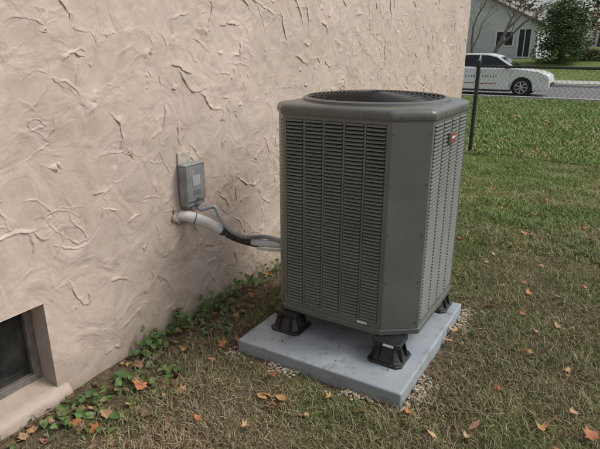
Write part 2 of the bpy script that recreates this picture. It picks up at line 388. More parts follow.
mb.add([(WX+.004,OY0,OZ0),(WX+.004,OY1,OZ0),(WX-D,OY1,OZ0+.03),(WX-D,OY0,OZ0+.03)],[(0,1,2,3)])
mb.obj('window_reveal',stucco,house,fixn=False)
mb=MB(); ns=24; vs=[]
for i in range(ns+1):
    yy=OY0-.05+(OY1-OY0+.1)*i/ns; j1=random.gauss(0,.003); j2=random.gauss(0,.003)
    vs+=[(WX-.01,yy,-.01),(WX+.047+j1,yy,-.01),(WX+.046+j1,yy,.03+j2),(WX+.032+j1,yy,.052+j2),(WX-.01,yy,.068)]
mb.add(vs,[(i*5+j,(i+1)*5+j,(i+1)*5+j+1,i*5+j+1) for i in range(ns) for j in range(4)]+[(0,1,2,3,4),tuple(ns*5+k for k in range(5))])
mb.obj('window_sill',stucco,house,angle=50)
fr=mat('window_frame_metal',(.12,.11,.09),(.2,.18,.155),scale=30,rough=.5)
gl=mat('window_glass',(.012,.014,.015),(.04,.042,.04),scale=9,rough=.1)
mb=MB(); x0=WX-D-.01;x1=WX-D+.025
mb.box(x0,x1,OY0,OY1,OZ1-.045,OZ1-.002); mb.box(x0,x1,OY0,OY1,OZ0+.02,OZ0+.06)
mb.box(x0,x1-.002,OY1-.04,OY1-.002,OZ0+.06,OZ1-.045); mb.box(x0,x1-.002,OY0+.002,OY0+.04,OZ0+.06,OZ1-.045); mb.box(x0,x1-.006,.64,.68,OZ0+.06,OZ1-.045)
mb.obj('window_frame',fr,house,bevel=.003)
mb=MB(); mb.box(x0-.02,x0+.008,OY0,OY1,OZ0,OZ1); mb.obj('window_pane',gl,house)
rf=mat('roof_shingles',(.07,.06,.055),(.13,.11,.10),scale=12,rough=.9,bump=.02)
mb=MB(); a=.4
mb.add([(-10-a,-6-a,5.38),(WX+a,-6-a,5.38),(WX+a,WE+a,5.38),(-10-a,WE+a,5.38),(-6.05,-2.5,7.4),(-6.05,4.8,7.4)],[(0,1,4),(1,2,5,4),(2,3,5),(3,0,4,5),(0,3,2,1)])
mb.obj('roof',rf,house)

# ------------------------------------------------------------ pad
def padmat():
    m=mat('pad_composite',(.27,.305,.335),(.33,.365,.395),scale=5,rough=.7,bump=.0015,bscale=140)
    N=m.node_tree.nodes; L=m.node_tree.links; p=N['Principled BSDF']; tc=[n for n in N if n.type=='TEX_COORD'][0]
    src=p.inputs['Base Color'].links[0].from_socket
    n1=N.new('ShaderNodeTexNoise'); n1.inputs['Scale'].default_value=9; n1.inputs['Detail'].default_value=10; n1.inputs['Roughness'].default_value=.75; L.new(tc.outputs['Object'],n1.inputs['Vector'])
    r=N.new('ShaderNodeValToRGB'); r.color_ramp.elements[0].position=.52; r.color_ramp.elements[0].color=(0,0,0,1); r.color_ramp.elements[1].position=.68; r.color_ramp.elements[1].color=(.85,.85,.85,1); L.new(n1.outputs['Fac'],r.inputs[0])
    mx=N.new('ShaderNodeMix'); mx.data_type='RGBA'; L.new(r.outputs[0],mx.inputs[0]); L.new(src,mx.inputs[6]); mx.inputs[7].default_value=(.15,.15,.14,1); L.new(mx.outputs[2],p.inputs['Base Color']); return m
conc=padmat()
pad=MB(); pad.box(PX0,PX1,PY0,PY1,-.02,PZ)
pad.obj('equipment_pad',conc,bevel=.010,bseg=3)

# ------------------------------------------------------------ heat pump
hp=empty('heat_pump',(-1.13,2.67,.2))
steel=mat('painted_steel',(.128,.140,.126),(.158,.168,.152),scale=5,rough=.34,spec=.55,bump=.0008,bscale=14)
steel2=mat('painted_steel_cap',(.102,.110,.100),(.125,.133,.12),scale=6,rough=.32)
coil=mat('coil_black',(.010,.010,.010),(.025,.025,.023),scale=90,rough=.8)  # near-black colour of the coil box behind the louvers
black=mat('black_plastic',(.012,.012,.013),(.024,.024,.025),scale=20,rough=.42)
wire=mat('wire_guard',(.02,.02,.02),(.035,.035,.035),rough=.4)
BX0,BX1,BY0,BY1=-1.552,-.712,2.25,3.09
ZB,ZT=.20,1.345
def octo(o=0):
    c=.11; cr=.16
    P=[(BX0+.095,BY0),(BX1-cr,BY0),(BX1,BY0+.12),(BX1,BY1-.12),(BX1-c,BY1),(BX0+c,BY1),(BX0,BY1-c),(BX0,BY0+c)]
    if o==0: return P
    n=len(P); out=[]
    for i in range(n):
        a=Vector(P[i-1]);b=Vector(P[i]);c_=Vector(P[(i+1)%n])
        n1=Vector(((b-a).y,-(b-a).x)).normalized(); n2=Vector(((c_-b).y,-(c_-b).x)).normalized()
        m=(n1+n2).normalized(); out.append(tuple(b+m*o/m.dot(n1)))
    return out
O=octo()
mb=MB(); mb.prism(octo(.010),ZB,ZB+.033); mb.obj('base_pan',steel2,hp,bevel=.006)
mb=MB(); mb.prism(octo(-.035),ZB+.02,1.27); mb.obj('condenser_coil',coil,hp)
def louver(mb,A,B,z0,z1,ncol,m0=.020,top=.024,bot=.028):
    A=Vector((*A,0));B=Vector((*B,0)); u=(B-A); Lw=u.length; u.normalize(); n=Vector((u.y,-u.x,0))
    def P(s,d,z): q=A+u*s+n*d; return (q.x,q.y,z)
    def bx(s0,s1,d0,d1,a,b):
        v=[P(s0,d0,a),P(s1,d0,a),P(s1,d1,a),P(s0,d1,a),P(s0,d0,b),P(s1,d0,b),P(s1,d1,b),P(s0,d1,b)]
        mb.add(v,[(0,3,2,1),(4,5,6,7),(0,1,5,4),(1,2,6,5),(2,3,7,6),(3,0,4,7)])
    bx(0,m0,-.02,0,z0,z1); bx(Lw-m0,Lw,-.02,0,z0,z1)
    bx(m0,Lw-m0,-.02,-.0005,z1-top,z1); bx(m0,Lw-m0,-.02,-.0005,z0,z0+bot)
    rib=.010; cw=(Lw-2*m0-rib*(ncol-1))/ncol
    za,zb=z0+bot,z1-top; rows=int(round((zb-za)/.0185)); p=(zb-za)/rows
    for c in range(ncol):
        s0=m0+c*(cw+rib); s1=s0+cw
        if c<ncol-1: bx(s1,s1+rib,-.02,-.001,za,zb)
        for r in range(rows):
            z=za+(r+.5)*p
            t=z+p*.42; b=z-p*.20
            v=[P(s0,-.005,t),P(s1,-.005,t),P(s1-.004,.003,z+p*.12),P(s0+.004,.003,z+p*.12),P(s1-.006,.0055,b),P(s0+.006,.0055,b),P(s1-.006,.003,b-.001),P(s0+.006,.003,b-.001),P(s0,-.006,b),P(s1,-.006,b)]
            mb.add(v,[(0,1,2,3),(3,2,4,5),(5,4,6,7),(0,3,5,8),(1,9,4,2)])
mb=MB(); z0,z1=ZB+.033,1.302
louver(mb,O[0],O[1],z0,z1,5); louver(mb,O[2],O[3],z0,z1,4); louver(mb,O[4],O[5],z0,z1,5); louver(mb,O[6],O[7],z0,z1,5)
louver(mb,O[7],O[0],z0,z1,1)
mb.obj('louvered_panels',steel,hp,fixn=False)
mb=MB()
for i,j in [(1,2),(3,4),(5,6)]:
    A=Vector((*O[i],0));B=Vector((*O[j],0)); u=(B-A).normalized(); n=Vector((u.y,-u.x,0))
    q=[A-u*.003+n*.002,A+u*.004+n*.006,B-u*.004+n*.006,B+u*.003+n*.002,B-n*.02,A-n*.02]
    mb.prism([(p.x,p.y) for p in q],z0,z1)
mb.obj('corner_posts',steel,hp,bevel=.003)
mb=MB(); A=Vector((*O[1],0));B=Vector((*O[2],0)); u=(B-A).normalized(); n=Vector((u.y,-u.x,0)); Lw=(B-A).length
for z in [.27,.5,.75,1.0,1.24]:
    for s in (.014,Lw-.014):
        q=A+u*s+n*.006
        mb.tube([(q.x,q.y,z),(q.x+n.x*.003,q.y+n.y*.003,z)],.005,8)
for i in range(8):
    A2=Vector((*octo(.008)[i],0));B2=Vector((*octo(.008)[(i+1)%8],0)); u2=(B2-A2).normalized(); n2=Vector((u2.y,-u2.x,0))
    for s in (.25,.75):
        q=A2+(B2-A2)*s
        mb.tube([(q.x,q.y,1.317),(q.x+n2.x*.004,q.y+n2.y*.004,1.317)],.005,8)
mb.obj('screws',mat('screw_metal',(.2,.2,.19),rough=.4,metal=.6),hp)
cx,cy=(BX0+BX1)/2,(BY0+BY1)/2
Oc=octo(.008)
angs=sorted(set([round(2*math.pi*i/96,5) for i in range(96)]+[round(math.atan2(p[1]-cy,p[0]-cx)%(2*math.pi),5) for p in Oc]))
def ray(a,P):
    d=Vector((math.cos(a),math.sin(a))); best=None
    for i in range(8):
        p=Vector(P[i])-Vector((cx,cy)); q=Vector(P[(i+1)%8])-Vector((cx,cy)); e=q-p
        den=d.x*e.y-d.y*e.x
        if abs(den)<1e-9: continue
        t=(p.x*e.y-p.y*e.x)/den; s=(p.x*d.y-p.y*d.x)/den
        if t>0 and -1e-3<=s<=1+1e-3: best=t if best is None else min(best,t)
    return best
n=len(angs); rings=[]
prof=[('o',-.01,1.297),('o',.008,1.297),('o',.010,1.302),('o',.008,1.324),('o',.004,1.335),('o',-.005,1.343),('o',-.02,1.348),('r',.393,1.353),('r',.390,1.364),('r',.380,1.370),('r',.365,1.370),('r',.357,1.363),('r',.35,1.12)]
for (kind,val,z) in prof:
    P_=octo(val) if kind=='o' else None
    for a in angs:
        R=ray(a,P_) if kind=='o' else val
        rings.append((cx+R*math.cos(a),cy+R*math.sin(a),z))
mb=MB(); m=len(prof)
mb.add(rings,[(j*n+i,j*n+(i+1)%n,(j+1)*n+(i+1)%n,(j+1)*n+i) for j in range(m-1) for i in range(n)])
mb.obj('top_cap',steel2,hp,angle=40)
mb=MB()
for k in range(15):
    r=.05+k*.0222; z=1.392-.02*(r/.36)**2
    mb.tube([(cx+r*math.cos(2*math.pi*i/48),cy+r*math.sin(2*math.pi*i/48),z) for i in range(49)],.0028,5,cap=False)
for k in range(12):
    a=2*math.pi*k/12+.1
    mb.tube([(cx+r*math.cos(a),cy+r*math.sin(a),1.388-.02*(r/.36)**2) for r in (.03,.15,.27,.372)],.0035,5)
mb.obj('fan_guard',wire,hp,fixn=False,smooth=True)
mb=MB(); mb.tube([(cx,cy,1.20),(cx,cy,1.365)],.07,24); mb.tube([(cx,cy,1.13),(cx,cy,1.135)],.348,48)
for k in range(5):
    a=k*2*math.pi/5; v=[]
    for r,da,z in [(.06,-.25,1.27),(.06,.25,1.31),(.2,-.32,1.25),(.2,.3,1.32),(.335,-.3,1.24),(.335,.28,1.30)]:
        v.append((cx+r*math.cos(a+da),cy+r*math.sin(a+da),z))
    mb.add(v,[(0,1,3,2),(2,3,5,4)])
mb.obj('fan',black,hp,fixn=False)
mb=MB(); q=px(452,137,X=BX1+.008)
mb.box(BX1+.006,BX1+.014,q[1]-.05,q[1]+.05,q[2]-.026,q[2]+.026,0); mb.box(BX1+.014,BX1+.016,q[1]-.044,q[1]+.044,q[2]-.02,q[2]+.02,1); mb.box(BX1+.016,BX1+.017,q[1]-.03,q[1]+.03,q[2]-.005,q[2]+.006,2)
mb.obj('badge',[mat('badge_rim',(.4,.4,.4),rough=.3,metal=.8),mat('badge_red',(.30,.05,.04),rough=.4),mat('badge_white',(.6,.6,.6),rough=.4)],hp)
mb=MB(); mb.box(-1.0,-.945,BY0-.009,BY0-.006,.243,.257); mb.obj('rating_label',mat('label_white',(.6,.6,.58),rough=.5),hp)
def foot(cx_,cy_,nm):
    mb=MB()
    def sec(h,z,k=.3):
        c=h*k
        return [(cx_-h+c,cy_-h,z),(cx_+h-c,cy_-h,z),(cx_+h,cy_-h+c,z),(cx_+h,cy_+h-c,z),(cx_+h-c,cy_+h,z),(cx_-h+c,cy_+h,z),(cx_-h,cy_+h-c,z),(cx_-h,cy_-h+c,z)]
    S_=[sec(.095,PZ,.25),sec(.095,PZ+.012,.25),sec(.078,PZ+.018),sec(.052,PZ+.075),sec(.052,PZ+.088),sec(.074,PZ+.098,.2),sec(.074,ZB-.001,.2)]
    v=sum(S_,[]); f=[(j*8+i,j*8+(i+1)%8,(j+1)*8+(i+1)%8,(j+1)*8+i) for j in range(len(S_)-1) for i in range(8)]+[tuple(range(8)),tuple(range(48,56))]
    mb.add(v,f)
    for dx,dy in [(0,-1),(1,0),(0,1),(-1,0)]:
        for o in (-.034,.034):
            t=.004; px_,py_=(-dy,dx)
            pts=[(.04,PZ+.015),(.090,PZ+.014),(.068,PZ+.098),(.04,PZ+.103)]
            v=[]
            for sgn in (-t,t):
                for d,z in pts: v.append((cx_+dx*d+px_*(o+sgn),cy_+dy*d+py_*(o+sgn),z))
            mb.add(v,[(0,1,2,3),(4,5,6,7),(0,1,5,4),(1,2,6,5),(2,3,7,6),(3,0,4,7)])
    mb.obj(nm,black,hp,bevel=.003)
foot(-.82,2.27,'snow_leg_1'); foot(-1.43,2.28,'snow_leg_2'); foot(-.80,2.97,'snow_leg_3'); foot(-1.45,2.97,'snow_leg_4')
mb=MB(); mb.box(-.83,-.775,2.1935,2.1955,.180,.193); mb.obj('leg_sticker',mat('sticker',(.7,.7,.68)),hp)

# ------------------------------------------------------------ disconnect, line set, conduit
ds=empty('electrical_disconnect',(-2.06,2.2,.85))
galv=mat('grey_enamel',(.25,.265,.26),(.34,.355,.35),scale=15,rough=.45,metal=.2)
mb=MB(); mb.box(-2.095,-2.035,2.13,2.275,.74,.975); mb.obj('enclosure',galv,ds,bevel=.004)
mb=MB(); mb.box(-2.036,-2.026,2.125,2.28,.77,.985); mb.box(-2.095,-2.026,2.126,2.279,.976,.986); mb.obj('cover',galv,ds,bevel=.003)
mb=MB(); mb.box(-2.026,-2.0235,2.17,2.235,.86,.92,0); mb.box(-2.026,-2.0237,2.175,2.23,.81,.835,1); mb.tube([(-2.05,2.2,.735),(-2.05,2.2,.715)],.02,10,2); mb.box(-2.04,-2.018,2.195,2.21,.765,.79,2)
mb.obj('labels_and_hasp',[mat('label_grey',(.36,.37,.36)),mat('label_dark',(.16,.16,.17)),mat('fitting_metal',(.4,.4,.4),rough=.35,metal=.8)],ds)
mb=MB(); mb.box(-2.102,-2.087,2.13,2.235,.985,1.05); mb.obj('backing_plate',mat('weathered_plate',(.36,.33,.27),(.48,.44,.37),scale=25,rough=.7),ds,bevel=.004)

def smooth_path(P,k=8):
    P=[Vector(p) for p in P]; out=[]
    for i in range(len(P)-1):
        a=P[max(i-1,0)];b=P[i];c_=P[i+1];d=P[min(i+2,len(P)-1)]
        for j in range(k):
            t=j/k; out.append(.5*((2*b)+(c_-a)*t+(2*a-5*b+4*c_-d)*t*t+(3*b-a-3*c_+d)*t**3))
    out.append(P[-1]); return out
ls=empty('refrigerant_line_set',(-1.9,2.3,.6))
white=mat('white_line_cover',(.62,.61,.58),(.78,.77,.74),scale=14,rough=.45,bump=.003,bscale=30)
foam=mat('black_foam_insulation',(.035,.035,.038),(.085,.085,.09),scale=40,rough=.8,bump=.004,bscale=60)
P=[(-2.11,2.12,.685),(-2.06,2.15,.68),px(203,221,X=-2.0),px(222,230,X=-1.93),px(240,238,X=-1.86),px(262,243,X=-1.74),(-1.62,2.50,.475),(-1.5,2.55,.47)]
sp_=smooth_path(P,8)
mb=MB(); mb.tube(sp_[:27],[.033-.0008*max(0,i-18) for i in range(27)],14); mb.obj('suction_line_cover',white,ls,smooth=True,fixn=False)
mb=MB(); mb.tube(sp_[23:37],[.027+.003*math.sin(i*1.1) for i in range(14)],12)
mb.tube([p+Vector((0,0,-.022)) for p in sp_[26:40]],.012,8)
mb.obj('foam_insulation',foam,ls,smooth=True,fixn=False)
mb=MB(); mb.tube(sp_[34:],.024,12); mb.tube([p+Vector((0.01,-.01,-.034)) for p in sp_[38:]],.009,8); mb.obj('liquid_line',white,ls,smooth=True,fixn=False)
mb=MB()
for k in (12,24,36):
    p=sp_[k]; d=(sp_[k+1]-sp_[k]).normalized(); mb.tube([p-d*.003,p+d*.003],.0336 if k<26 else .0295,14)
mb.obj('ties',mat('tie_dark',(.08,.08,.08)),ls)
mb=MB()
for i in range(30):
    a=random.random()*6.28; r=random.uniform(0,.05); s=random.uniform(.012,.024)
    v=IV0*s*np.array([.5,1,1]); mb.add((v+np.array([WX+.004,2.12+r*math.cos(a),.69+r*math.sin(a)])).tolist(),IF0)
mb.obj('wall_sealant',mat('sealant',(.34,.28,.21),(.52,.45,.37),scale=30,rough=.8,bump=.003),ls,smooth=True,fixn=False)
cd=empty('electrical_conduit',(-2,2.25,.7))
Cp=[(-2.055,2.235,.735),(-2.045,2.245,.70),px(214,207,X=-2.0),px(221,219,X=-1.93),px(230,230,X=-1.87),px(245,237,X=-1.80),px(266,237,X=-1.72),(-1.56,2.48,.50)]
cp=smooth_path(Cp,14)
mb=MB(); mb.tube(cp,[.0125+.0014*(i%2) for i in range(len(cp))],8); mb.tube(cp[:4],.019,8)
mb.obj('flexible_conduit',mat('conduit_grey',(.27,.28,.29),(.36,.37,.38),scale=20,rough=.4,metal=.3),cd,fixn=False)

# ------------------------------------------------------------ chain-link fence
fc=empty('chain_link_fence',(0,8.5,0)); FH=1.37
def fy(x): return 8.75-.22*(x+2)
fm=mat('fence_coating',(.025,.027,.025),(.04,.042,.04),rough=.5)
mb=MB(); x0=-2.04; x1=6.0; p=.07; nw=int((x1-x0)/p); nz=int((FH-.05)/p*1.15)
for w in range(nw+1):
    bx=x0+w*p; pts=[]
    for k in range(nz+1):
        s=(p/2) if (k%2==0) else (-p/2)
        pts.append((bx+s,fy(bx+s)+(.003 if k%2 else -.003),.04+k*(FH-.05)/nz))
    mb.tube(pts,.0032,3,cap=False)
mb.obj('wire_mesh',fm,fc,fixn=False)
mb=MB()
mb.tube([(x0,fy(x0),FH),(x1,fy(x1),FH)],.02,10); mb.tube([(x0,fy(x0),.04),(x1,fy(x1),.04)],.004,5)
for xx in (x0+.04,.95,3.6,5.96):
    r=.032 if xx<-1.5 else .024
    mb.tube([(xx,fy(xx)+.03,-.1),(xx,fy(xx)+.03,FH+.05)],r,12); mb.tube([(xx,fy(xx)+.03,FH+.05),(xx,fy(xx)+.03,FH+.08),(xx,fy(xx)+.03,FH+.09)],[r+.006,r+.004,.008],12)
mb.obj('posts_and_rail',fm,fc,fixn=False,angle=50)

# ------------------------------------------------------------ road
asp=mat('asphalt',(.13,.13,.133),(.18,.18,.182),scale=3,rough=.9,bump=.004,bscale=80)
mb=MB(); mb.add([(-300,20.3,.004),(300,20.3,.004),(300,27.6,.004),(-300,27.6,.004)],[(0,1,2,3)]); mb.obj('road',asp)
kc=mat('kerb_concrete',(.38,.37,.35),(.48,.47,.44),scale=4,rough=.85)
mb=MB(); mb.box(-300,300,20.1,20.3,-.05,.07); mb.obj('kerb',kc,bevel=.015)
mb=MB(); mb.box(-300,300,27.6,27.8,-.05,.11); mb.obj('kerb',kc,bevel=.015)
mb=MB()
for xx in np.arange(-60,60,1.5):
    za,zb=float(gh(0,29.3))+.03,float(gh(0,30.6))+.03
    mb.add([(xx,29.3,za),(xx+1.49,29.3,za),(xx+1.49,30.6,zb),(xx,30.6,zb)],[(0,1,2,3)])
mb.obj('sidewalk',kc)

# ------------------------------------------------------------ car
def car(loc):
    e=empty('parked_car',loc); ox,oy,oz=loc
    paint=mat('car_white_paint',(.76,.77,.78),(.8,.81,.82),scale=2,rough=.22); glass=mat('car_glass',(.01,.012,.014),(.02,.022,.025),rough=.05)
    tyre=mat('tyre_rubber',(.015,.015,.015),rough=.85); rim=mat('wheel_alloy',(.45,.46,.47),rough=.3,metal=.8); dk=mat('car_trim_black',(.02,.02,.02),rough=.5)
    Wd=.9
    def arch(cx,r=.36,cz=.33,n=9): return [(cx+r*math.cos(math.pi-math.pi*i/(n-1)*1.0),max(.2,cz+r*math.sin(math.pi*i/(n-1)))) for i in range(n)]
    fx,rx_=1.36,-1.36
    low=[(-2.30,.32),(-2.24,.22)]+[(rx_-.37,.2)]+arch(rx_)+[(rx_+.37,.2),(fx-.37,.2)]+arch(fx)+[(fx+.37,.2),(2.16,.22),(2.26,.34)]
    topl=[(2.28,.58),(2.2,.76),(1.9,.88),(1.15,.98),(0,.99),(-1.5,1.02),(-2.1,1.04),(-2.30,.95),(-2.36,.65)]
    outline=low+topl; n=len(outline)
    def hw(x,z):
        w=Wd-.22*max(0,(abs(x)-1.65)/.65)**2
        return w-(.05 if z>.92 else 0)-(.04 if z<.25 else 0)
    vs=[(ox+x,oy-hw(x,z),oz+z) for x,z in outline]+[(ox+x,oy+hw(x,z),oz+z) for x,z in outline]
    mb=MB(); mb.add(vs,[tuple(range(n)),tuple(range(2*n-1,n-1,-1))]+[(i,(i+1)%n,n+(i+1)%n,n+i) for i in range(n)])
    mb.obj('body',paint,e,bevel=.045,bseg=3,angle=40)
    pts=[(1.22,.93),(.42,1.40),(.05,1.49),(-.7,1.50),(-1.1,1.43),(-1.95,1.0)]
    def gw(z): return .83-(z-.95)*.40
    k=len(pts); vs=[(ox+x,oy-gw(z),oz+z) for x,z in pts]+[(ox+x,oy+gw(z),oz+z) for x,z in pts]
    mb=MB(); mb.add(vs,[tuple(range(k)),tuple(range(2*k-1,k-1,-1))]+[(i,(i+1)%k,k+(i+1)%k,k+i) for i in range(k)])
    mb.obj('cabin',paint,e,bevel=.03,bseg=3)
    mb=MB()
    for s in (-1,1):
        for poly in ([(.95,1.02),(.36,1.37),(.05,1.43),(-.18,1.44),(-.18,1.03)],[(-.25,1.03),(-.25,1.44),(-.7,1.44),(-1.02,1.37),(-1.2,1.27),(-1.35,1.05)]):
            mb.add([(ox+x,oy+s*(gw(z)+.006),oz+z) for x,z in poly],[tuple(range(len(poly)))])
    def q(x0,z0,x1,z1,o):
        a=gw(z0)-.07;b=gw(z1)-.07; mb.add([(ox+x0,oy-a,oz+z0+o),(ox+x0,oy+a,oz+z0+o),(ox+x1,oy+b,oz+z1+o),(ox+x1,oy-b,oz+z1+o)],[(0,1,2,3)])
    q(1.14,.977,.46,1.376,.012); q(-1.16,1.40,-1.85,1.05,.012)
    mb.obj('windows',glass,e,fixn=False)
    mb=MB()
    for wx_ in (fx,rx_):
        for s in (-1,1):
            y=oy+s*.80
            mb.tube([(ox+wx_,y-.10,oz+.325),(ox+wx_,y-.085,oz+.325),(ox+wx_,y+.085,oz+.325),(ox+wx_,y+.10,oz+.325)],[.30,.325,.325,.30],32,0)
            yo=y+s*.102; mb.tube([(ox+wx_,yo,oz+.325),(ox+wx_,yo+s*.006,oz+.325)],.215,24,2)
            for a in range(7):
                t=a*2*math.pi/7; mb.tube([(ox+wx_+.03*math.cos(t),yo+s*.014,oz+.325+.03*math.sin(t)),(ox+wx_+.21*math.cos(t),yo+s*.01,oz+.325+.21*math.sin(t))],.024,6,1)
            mb.tube([(ox+wx_,yo+s*.004,oz+.325),(ox+wx_,yo+s*.022,oz+.325)],.05,16,1)
            mb.tube([(ox+wx_+.21*math.cos(2*math.pi*i/24),yo+s*.008,oz+.325+.21*math.sin(2*math.pi*i/24)) for i in range(25)],.014,6,1,cap=False)
    mb.obj('wheels',[tyre,rim,dk],e,angle=40)
    mb=MB(); mb.box(ox-1.0,ox+.97,oy-.88,oy+.88,oz+.17,oz+.23)
    mb.box(ox-1.75,ox-.98,oy-.72,oy+.72,oz+.2,oz+.68); mb.box(ox+.97,ox+1.74,oy-.72,oy+.72,oz+.2,oz+.68)
    for s in (-1,1):
        for xx in (.96,-.215,-1.35):
            y=oy+s*(.902); mb.box(ox+xx-.004,ox+xx+.004,min(y,y-s*.01),max(y,y-s*.01),oz+.3,oz+.9)
        for xx in (-.12,-1.1): mb.box(ox+xx-.09,ox+xx+.03,oy+s*.915-.012,oy+s*.915+.012,oz+.82,oz+.85)
        mb.box(ox+.74,ox+.92,oy+s*.98-.07,oy+s*.98+.07,oz+.98,oz+1.09)
    mb.box(ox+2.27,ox+2.295,oy-.5,oy+.5,oz+.36,oz+.5)
    mb.obj('trim',dk,e,bevel=.008)
    mb=MB()
    for s in (-1,1):
        mb.add([(ox+2.275,oy+s*.45,oz+.68),(ox+2.02,oy+s*.835,oz+.80),(ox+1.98,oy+s*.875,oz+.70),(ox+2.25,oy+s*.73,oz+.62)],[(0,1,2,3)])
    mb.obj('headlights',mat('headlight_lens',(.35,.37,.4),rough=.1),e,fixn=False)
    mb=MB(); random.seed(3); yy=oy-.904
    for (a0,a1) in [(-1.0,-.3),(-.12,.5)]:
        mb.add([(ox+a0,yy,oz+.42),(ox+a1,yy,oz+.45),(ox+a1,yy,oz+.48),(ox+a0,yy,oz+.45)],[(0,1,2,3)],0)
    for i in range(15):
        a=-.95+i*.10
        if abs(a+.2)<.06: continue
        mb.box(ox+a,ox+a+random.uniform(.02,.05),yy-.002,yy+.004,oz+.66,oz+.66+random.uniform(.05,.08),1)
    mb.obj('door_graphics',[mat('graphic_red',(.45,.14,.12),rough=.4),mat('graphic_navy',(.16,.17,.24),rough=.4)],e,fixn=False)
car((-4.52,21.6,.004))
random.seed(21)

# ------------------------------------------------------------ background houses
def siding(name,c1,c2):
    m=mat(name,c1,c2,scale=1.5,rough=.7); N=m.node_tree.nodes; L=m.node_tree.links
    w=N.new('ShaderNodeTexWave'); w.bands_direction='Z'; w.wave_profile='SAW'; w.inputs['Scale'].default_value=1.6; tc=[n for n in N if n.type=='TEX_COORD'][0]; L.new(tc.outputs['Object'],w.inputs[0])
    b=N.new('ShaderNodeBump'); b.inputs['Distance'].default_value=.03; L.new(w.outputs['Fac'],b.inputs['Height']); L.new(b.outputs[0],N['Principled BSDF'].inputs['Normal']); return m
trimw=mat('white_trim',(.75,.75,.73),(.8,.8,.78),rough=.5)
dg=mat('house_glass',(.03,.035,.04),(.05,.055,.06),rough=.1)
def gable(name,x0,x1,y0,y1,hw,hr,wallm,roofm,wins,axis='y'):
    z0=float(gh(0,y0))-.1; e=empty(name,((x0+x1)/2,(y0+y1)/2,z0))
    mb=MB()
    if axis=='y':
        xm=(x0+x1)/2
        mb.add([(x0,y0,z0),(x1,y0,z0),(x1,y0,z0+hw),(xm,y0,z0+hr),(x0,y0,z0+hw),(x0,y1,z0),(x1,y1,z0),(x1,y1,z0+hw),(xm,y1,z0+hr),(x0,y1,z0+hw)],[(0,1,2,3,4),(5,9,8,7,6),(0,4,9,5),(1,6,7,2)])
        mb.obj('walls',wallm,e)
        mb=MB(); o=.35; sl=(hr-hw)/(xm-x0)
        for s in (-1,1):
            xa=xm+s*((x1-x0)/2+o); za=z0+hw-sl*o
            v=[(xm,y0-o,z0+hr+.03),(xa,y0-o,za+.03),(xa,y1+o,za+.03),(xm,y1+o,z0+hr+.03)]; v+=[(a,b,c+.16) for a,b,c in v]
            mb.add(v,[(0,1,2,3),(4,5,6,7),(0,1,5,4),(1,2,6,5),(2,3,7,6)])
        mb.obj('roof',roofm,e)
    else:
        ym=(y0+y1)/2
        mb.add([(x0,y0,z0),(x1,y0,z0),(x1,y0,z0+hw),(x0,y0,z0+hw),(x0,y1,z0),(x1,y1,z0),(x1,y1,z0+hw),(x0,y1,z0+hw),(x0,ym,z0+hr),(x1,ym,z0+hr)],[(0,1,2,3),(4,7,6,5),(0,3,8,7,4),(1,5,6,9,2)])
        mb.obj('walls',wallm,e)
        mb=MB(); o=.4; sl=(hr-hw)/(ym-y0)
        for s in (-1,1):
            ya=ym+s*((y1-y0)/2+o); za=z0+hw-sl*o
            v=[(x0-o,ym,z0+hr+.03),(x0-o,ya,za+.03),(x1+o,ya,za+.03),(x1+o,ym,z0+hr+.03)]; v+=[(a,b,c+.16) for a,b,c in v]
            mb.add(v,[(0,1,2,3),(4,5,6,7),(0,1,5,4),(1,2,6,5),(2,3,7,6),(0,3,7,4)])
        mb.obj('roof',roofm,e)
    mf=MB(); mg=MB()
    for (a,b,w,h) in wins:
        t=.1
        mf.box(a,a+w,y0-.05,y0+.02,z0+b,z0+b+t); mf.box(a,a+w,y0-.05,y0+.02,z0+b+h-t,z0+b+h); mf.box(a,a+t,y0-.05,y0+.02,z0+b+t,z0+b+h-t); mf.box(a+w-t,a+w,y0-.05,y0+.02,z0+b+t,z0+b+h-t)
        mf.box(a+w/2-.03,a+w/2+.03,y0-.045,y0+.02,z0+b+t,z0+b+h-t)
        mg.box(a+t,a+w-t,y0-.015,y0+.01,z0+b+t,z0+b+h-t)
    mf.obj('window_trim',trimw,e); mg.obj('window_glass',dg,e); return e
sw=siding('siding_grey',(.66,.66,.68),(.74,.74,.76)); sw2=siding('siding_white',(.7,.7,.71),(.78,.78,.79)); br=mat('roof_brown',(.17,.14,.12),(.25,.21,.18),scale=5,rough=.9)
gable('siding_house',-14.6,-5.6,41,50,2.4,4.6,sw,br,[(-12,.9,1.4,1.3),(-8.4,.9,1.3,1.1),(-6.9,.15,.95,2.0)])
gable('ranch_house',-.9,15,46,55,2.6,4.3,sw2,br,[(.4,.9,1.6,1.3),(5,.9,1.6,1.3),(9,.15,1,2.1),(11,.9,2.2,1.3)],axis='x')
gable('ranch_house',-34,-17,45,54,2.8,4.8,sw2,br,[(-31,.9,1.6,1.3),(-26,.9,1.6,1.3),(-22,.15,1,2.1)],axis='x')

